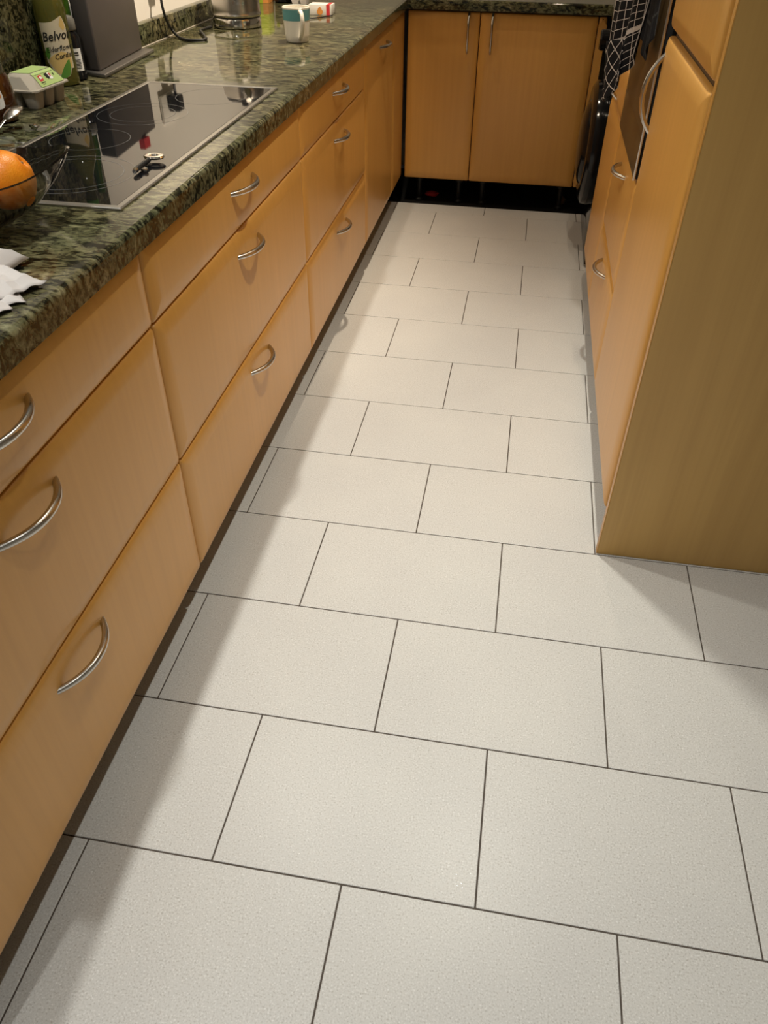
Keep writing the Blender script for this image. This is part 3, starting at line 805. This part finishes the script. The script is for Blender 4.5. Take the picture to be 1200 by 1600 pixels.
# egg box
def egg_box():
    e = thing('egg_box', 'grey pulp egg box for six with a green printed lid, below the cordial bottle', 'egg box', (-0.762, 1.25, ZC))
    e.rotation_euler = (0, 0, 0)
    cx, cy = -0.745, 1.262
    rot = math.radians(-4)
    def P(x, y, z):   # x across (front is +x), y along
        x, y = x * 0.88, y * 0.86
        return Vector((cx + x * math.cos(rot) - y * math.sin(rot), cy + x * math.sin(rot) + y * math.cos(rot), ZC + z))
    # six cups
    for i in range(3):
        for s in (-1, 1):
            bm = bmesh.new()
            c0x, c0y = s * 0.026, (i - 1) * 0.049
            rings = []
            for z, r in ((0, 0.0155), (0.002, 0.0175), (0.034, 0.0235), (0.036, 0.0235)):
                ring = []
                for k_ in range(16):
                    a = 2 * PI * k_ / 16
                    q = (abs(math.cos(a)) ** 4 + abs(math.sin(a)) ** 4) ** -0.25
                    ring.append(bm.verts.new(P(c0x + r * q * math.cos(a), c0y + r * q * math.sin(a), z)))
                rings.append(ring)
            for r0, r1 in zip(rings, rings[1:]):
                for k_ in range(16): bm.faces.new((r0[k_], r0[(k_ + 1) % 16], r1[(k_ + 1) % 16], r1[k_]))
            bm.faces.new(rings[0]); bm.faces.new(rings[-1])
            finish(bm, 'cup', 'pulp', e)
    # lid: flared rim, sloping sides, scalloped corners
    bm = bmesh.new(); rings = []
    for z, hx_, hy_, cut in ((0.037, 0.058, 0.083, 0.010), (0.040, 0.058, 0.083, 0.010), (0.041, 0.053, 0.078, 0.012), (0.064, 0.036, 0.066, 0.022), (0.068, 0.031, 0.060, 0.020), (0.069, 0.026, 0.055, 0.016)):
        ring = []
        for sx, sy in ((1, 1), (-1, 1), (-1, -1), (1, -1)):
            cs = [(hx_, hy_ - cut), (hx_ - cut * .45, hy_ - cut * .45), (hx_ - cut, hy_)]
            if sx * sy < 0: cs = cs[::-1]
            for a, b in cs: ring.append(bm.verts.new(P(sx * a, sy * b, z)))
        rings.append(ring)
    for r0, r1 in zip(rings, rings[1:]):
        for k_ in range(12): bm.faces.new((r0[k_], r0[(k_ + 1) % 12], r1[(k_ + 1) % 12], r1[k_]))
    bm.faces.new(rings[0]); bm.faces.new(rings[-1])
    lid = finish(bm, 'lid', 'pulp', e, angle=25)
    # label wraps over the sloping front and the top
    def slope(u, v):   # u along, v up the slope 0..1
        return P(lerp(0.0535, 0.0365, v) + 0.0008, u, lerp(0.0412, 0.0640, v) + 0.0006)
    bm = bmesh.new()
    a = [bm.verts.new(slope(u, v)) for u, v in ((-0.042, 0.02), (0.062, 0.02), (0.046, 1.0), (-0.046, 1.0))]
    bm.faces.new(a)
    b = [bm.verts.new(P(0.030, -0.046, 0.0688)), bm.verts.new(P(0.030, 0.046, 0.0688)), bm.verts.new(P(0.0365, 0.046, 0.0652)), bm.verts.new(P(0.0365, -0.046, 0.0652))]
    bm.faces.new(b)
    b = [bm.verts.new(P(-0.026, -0.05, 0.0697)), bm.verts.new(P(-0.026, 0.05, 0.0697)), bm.verts.new(P(0.0275, 0.046, 0.0697)), bm.verts.new(P(0.0275, -0.046, 0.0697))]
    bm.faces.new(b)
    lb = finish(bm, 'label', 'egglabel', lid, smooth=False)
    def mark(name, pts, m, off=0.0004):
        bm = bmesh.new()
        bm.faces.new([bm.verts.new(slope(u, v) + Vector((off, 0, off))) for u, v in pts])
        finish(bm, name, m, lb, smooth=False)
    mark('red_stamp', [(-0.032, 0.45), (-0.016, 0.45), (-0.016, 0.92), (-0.032, 0.92)], 'red')
    mark('stamp_mark', [(-0.028, 0.60), (-0.020, 0.60), (-0.018, 0.74), (-0.024, 0.84), (-0.030, 0.74)], 'white', 0.0008)
    mark('print_line', [(-0.033, 0.30), (-0.014, 0.30), (-0.014, 0.36), (-0.033, 0.36)], 'ink')
    mark('print_line', [(-0.030, 0.18), (-0.018, 0.18), (-0.018, 0.21), (-0.030, 0.21)], 'ink')
    mark('black_figure', [(-0.004, 0.92), (0.010, 0.95), (0.014, 0.55), (0.006, 0.42), (0.000, 0.60)], 'ink')
    mark('white_figure', [(0.010, 0.90), (0.020, 0.92), (0.026, 0.45), (0.020, 0.36), (0.012, 0.40)], 'white')
    mark('red_figure', [(0.015, 0.85), (0.020, 0.85), (0.021, 0.60), (0.016, 0.60)], 'red', 0.0008)
    mark('dot_print', [(0.032, 0.80), (0.036, 0.80), (0.037, 0.62), (0.033, 0.62)], 'ink')
egg_box()

# squeezy honey bottle, mostly outside the left edge
hc = (-0.742, 1.095, ZC)
hb = thing('honey_bottle', 'clear squeezy bottle of dark amber honey cut off by the left edge', 'bottle', hc)
lathe('honey_fill', [(0.030, 0), (0.040, 0.004), (0.0445, 0.02), (0.0440, 0.055), (0.040, 0.085), (0.036, 0.092)], hc, 'honey', hb, 40)
lathe('clear_shoulder', [(0.0362, 0.0922), (0.034, 0.105), (0.026, 0.125), (0.018, 0.135)], hc, 'clear', hb, 32)
lathe('cap', [(0.02, 0.1352), (0.021, 0.137), (0.019, 0.16), (0.008, 0.165)], hc, 'amber_print', hb, 24)
hf = on_bottle(hc, 0.0450, math.radians(-62), 0.03)
hl = curved_patch('label', [(-0.03, 0.0, 0.050), (0.010, 0.0, 0.052), (0.020, 0.002, 0.042), (0.024, 0.006, 0.026)], hf, 'white', hb, 14)
curved_patch('label_print', [(-0.028, 0.020, 0.040), (0.012, 0.020, 0.038), (0.020, 0.022, 0.030)], on_bottle(hc, 0.0453, math.radians(-62), 0.03), 'amber_print', hl, 10)
bm = bmesh.new()
for i in range(7):
    for j in range(2):
        p_ = on_bottle(hc, 0.0448, math.radians(-62), 0)(0.034 + j * 0.006, 0.014 + i * 0.010)
        bmesh.ops.create_icosphere(bm, subdivisions=1, radius=0.0009, matrix=Matrix.Translation(p_))
finish(bm, 'raised_dots', 'honey', hb)

# steel spoon and a scrap of foil between the honey and the bowl
def spoon(c, yaw, L=0.13):
    bm = bmesh.new(); n = 14
    def T(x, y, z):
        v = Vector((x, y, z)); v = Matrix.Rotation(yaw, 3, 'Z') @ (Matrix.Rotation(math.radians(-18), 3, 'Y') @ v)
        return Vector(c) + v
    g = []
    for i in range(9):
        row = []
        for j in range(n):
            r, a = i / 8, 2 * PI * j / n
            x, y = 0.027 * r * math.cos(a), 0.018 * r * math.sin(a)
            row.append(bm.verts.new(T(x, y, 0.008 - 0.009 * (1 - r * r) * -1)))
        g.append(row)
    for r0, r1 in zip(g[1:], g[2:]):
        for k_ in range(n): bm.faces.new((r0[k_], r0[(k_ + 1) % n], r1[(k_ + 1) % n], r1[k_]))
    bm.faces.new(g[1])
    for v in g[0]: bm.verts.remove(v)
    add_tube(bm, [T(-0.026, 0, 0.008), T(-0.05, 0, 0.004), T(-L, 0, -0.002)], [0.003, 0.0028, 0.005], 8, True, (0.5, 1.3))
    bmesh.ops.recalc_face_normals(bm, faces=bm.faces)
    o = finish(bm, 'spoon', 'steel', own=c, angle=80)
    s = o.modifiers.new('thickness', 'SOLIDIFY'); s.thickness = 0.0012
    return tag(o, 'steel spoon with its bowl turned up, lying between the honey and the fruit bowl', 'spoon')
spoon((-0.668, 1.040, ZC + 0.024), math.radians(75))
bm = bmesh.new(); bmesh.ops.create_icosphere(bm, subdivisions=2, radius=0.009)
for v in bm.verts: v.co = Vector((v.co.x * 1.2, v.co.y * 0.8, v.co.z * 0.55)) * (1 + random.uniform(-.35, .35)) + Vector((-0.632, 1.045, ZC + .006))
tag(finish(bm, 'foil_scrap', 'chrome', own=(-0.632, 1.045, ZC), smooth=False), 'tiny crumpled scrap of shiny foil beside the spoon', 'foil')

# glass fruit bowl with two oranges
def fruit_bowl():
    c = Vector((-0.442, 0.486, ZC))
    n = 64
    def ring(h, r, sq, lift=0.0):
        out = []
        for k_ in range(n):
            a = 2 * PI * k_ / n
            p_ = 2 + sq
            q = (abs(math.cos(a)) ** p_ + abs(math.sin(a)) ** p_) ** (-1 / p_)
            cr = (q - 1) / 0.41
            out.append(Matrix.Rotation(math.radians(-7), 3, 'Z') @ Vector((r * q * math.cos(a), r * q * math.sin(a), h + lift * cr)))
        return out
    outer = [ring(0.0, 0.050, 0), ring(0.002, 0.060, 0), ring(0.006, 0.066, 0), ring(0.016, 0.088, 0.4), ring(0.034, 0.112, 1.2), ring(0.056, 0.128, 2.5, .006), ring(0.074, 0.137, 4.5, .014), ring(0.082, 0.141, 6, .020)]
    inner = [ring(0.0835, 0.1385, 6, .020), ring(0.075, 0.134, 4.5, .014), ring(0.057, 0.124, 2.5, .006), ring(0.036, 0.108, 1.2), ring(0.0205, 0.084, 0.4), ring(0.0125, 0.055, 0), ring(0.0115, 0.02, 0)]
    bm = bmesh.new()
    rs = [[bm.verts.new(c + v) for v in rg] for rg in outer + inner]
    for r0, r1 in zip(rs, rs[1:]):
        for k_ in range(n): bm.faces.new((r0[k_], r0[(k_ + 1) % n], r1[(k_ + 1) % n], r1[k_]))
    bm.faces.new(rs[0]); bm.faces.new(rs[-1])
    bmesh.ops.translate(bm, vec=Vector((0, 0, 0.0002)), verts=bm.verts)
    o = finish(bm, 'fruit_bowl', 'smoked', own=tuple(c), angle=60)
    tag(o, 'smoky clear glass fruit bowl with a wavy squared rim at the left edge', 'bowl')
fruit_bowl()
def orange(c, r, ax, label):
    bm = bmesh.new(); bmesh.ops.create_uvsphere(bm, u_segments=40, v_segments=28, radius=1)
    ax = Vector(ax).normalized()
    q = Vector((0, 0, 1)).rotation_difference(ax)
    for v in bm.verts:
        z = v.co.z
        k_ = 1 - 0.16 * math.exp(-((1 - z) / 0.010)) + 0.02 * math.exp(-((1 - z - 0.05) / 0.03) ** 2)
        k_ *= 1 + 0.008 * math.sin(4 * v.co.x) * math.cos(3 * v.co.y)
        v.co = q @ (v.co * k_ * r) 
    bmesh.ops.translate(bm, vec=Vector(c), verts=bm.verts)
    bmesh.ops.recalc_face_normals(bm, faces=bm.faces)
    o = thing('orange', label, 'orange', c, 'oranges in the glass bowl')
    finish(bm, 'peel', 'orange', o, angle=180)
    bm = bmesh.new(); bmesh.ops.create_icosphere(bm, subdivisions=2, radius=0.0022, matrix=Matrix.Translation(Vector(c) + ax * r * 0.90))
    finish(bm, 'navel', 'tan', o)
orange((-0.356, 0.502, 0.943), 0.0415, (0.72, 0.30, 0.62), 'whole orange with its navel turned to the right, uppermost in the glass bowl')
orange((-0.380, 0.423, 0.940), 0.0415, (-0.3, -0.5, 0.8), 'second orange at the very left edge, partly hidden behind the bowl rim')

# small dark key with a ring head on the hob
ky = thing('window_key', 'small silver and black key lying on the hob glass', 'key', (-0.283, 0.84, 0.876))
kz = 0.8760
tube('shaft', [(-0.292, 0.790, kz + .0065), (-0.294, 0.850, kz + .0065)], 0.0045, 'black', ky, 12)
tube('tip', [(-0.2915, 0.780, kz + .0055), (-0.292, 0.7895, kz + .0065)], [0.0038, 0.0048], 'chrome', ky, 12)
bm = bmesh.new()
rg = [[bm.verts.new((-0.290 + (0.012 + 0.0055 * math.cos(b_)) * math.cos(a_) * 1.15, 0.866 + (0.011 + 0.0055 * math.cos(b_)) * math.sin(a_), kz + .0085 + 0.0035 * math.sin(b_))) for b_ in [j * PI / 4 for j in range(8)]] for a_ in [i * PI / 10 for i in range(20)]]
for i in range(20):
    for j in range(8): bm.faces.new((rg[i][j], rg[(i + 1) % 20][j], rg[(i + 1) % 20][(j + 1) % 8], rg[i][(j + 1) % 8]))
finish(bm, 'ring_head', 'chrome', ky)
box('tab', -0.288, -0.276, 0.797, 0.806, kz + .001, kz + .0065, 'chrome', ky, 0.002)

# crumpled tissues
def tissues():
    t = thing('tissues', 'crumpled white paper tissues on the worktop corner nearest the camera', 'tissue', (-0.26, 0.30, ZC))
    specs = [([(-0.38, 0.20), (-0.245, 0.200), (-0.222, 0.222), (-0.214, 0.240), (-0.226, 0.250), (-0.208, 0.262), (-0.224, 0.276), (-0.27, 0.330), (-0.39, 0.35)], 0.004, 0.005, 3),
             ([(-0.38, 0.222), (-0.262, 0.226), (-0.232, 0.262), (-0.222, 0.290), (-0.208, 0.316), (-0.240, 0.326), (-0.262, 0.340), (-0.29, 0.350), (-0.39, 0.36)], 0.012, 0.006, 5),
             ([(-0.39, 0.250), (-0.300, 0.246), (-0.282, 0.310), (-0.272, 0.384), (-0.39, 0.385)], 0.026, 0.003, 8)]
    for poly, z, amp, seed in specs:
        bm = bmesh.new()
        n = len(poly)
        cx = sum(p_[0] for p_ in poly) / n; cy = sum(p_[1] for p_ in poly) / n
        rows = []
        K, Mv = n * 5, 9
        for i in range(1, Mv + 1):
            row = []
            for k_ in range(K):
                tt = k_ / K * n; a_ = int(tt); fr = tt - a_
                ex = poly[a_][0] * (1 - fr) + poly[(a_ + 1) % n][0] * fr
                ey = poly[a_][1] * (1 - fr) + poly[(a_ + 1) % n][1] * fr
                q = i / Mv
                x, y = cx + (ex - cx) * q, cy + (ey - cy) * q
                w = amp * (abs(((x * 21 + y * 34 + seed * .3) % 1) - .5) * 1.5 + abs(((x * 40 - y * 23 + seed * .7) % 1) - .5) * .9)
                row.append(bm.verts.new((x, y, ZC + max(0.001, z * (1 - 0.8 * max(0, q - .7) / .3) + w))))
            rows.append(row)
        for r0, r1 in zip(rows, rows[1:]):
            for k_ in range(K): bm.faces.new((r0[k_], r0[(k_ + 1) % K], r1[(k_ + 1) % K], r1[k_]))
        bm.faces.new(rows[0])
        o = finish(bm, 'tissue_layer', 'paper', t, angle=22)
        m_ = o.modifiers.new('thickness', 'SOLIDIFY'); m_.thickness = 0.0008; m_.offset = 1
tissues()
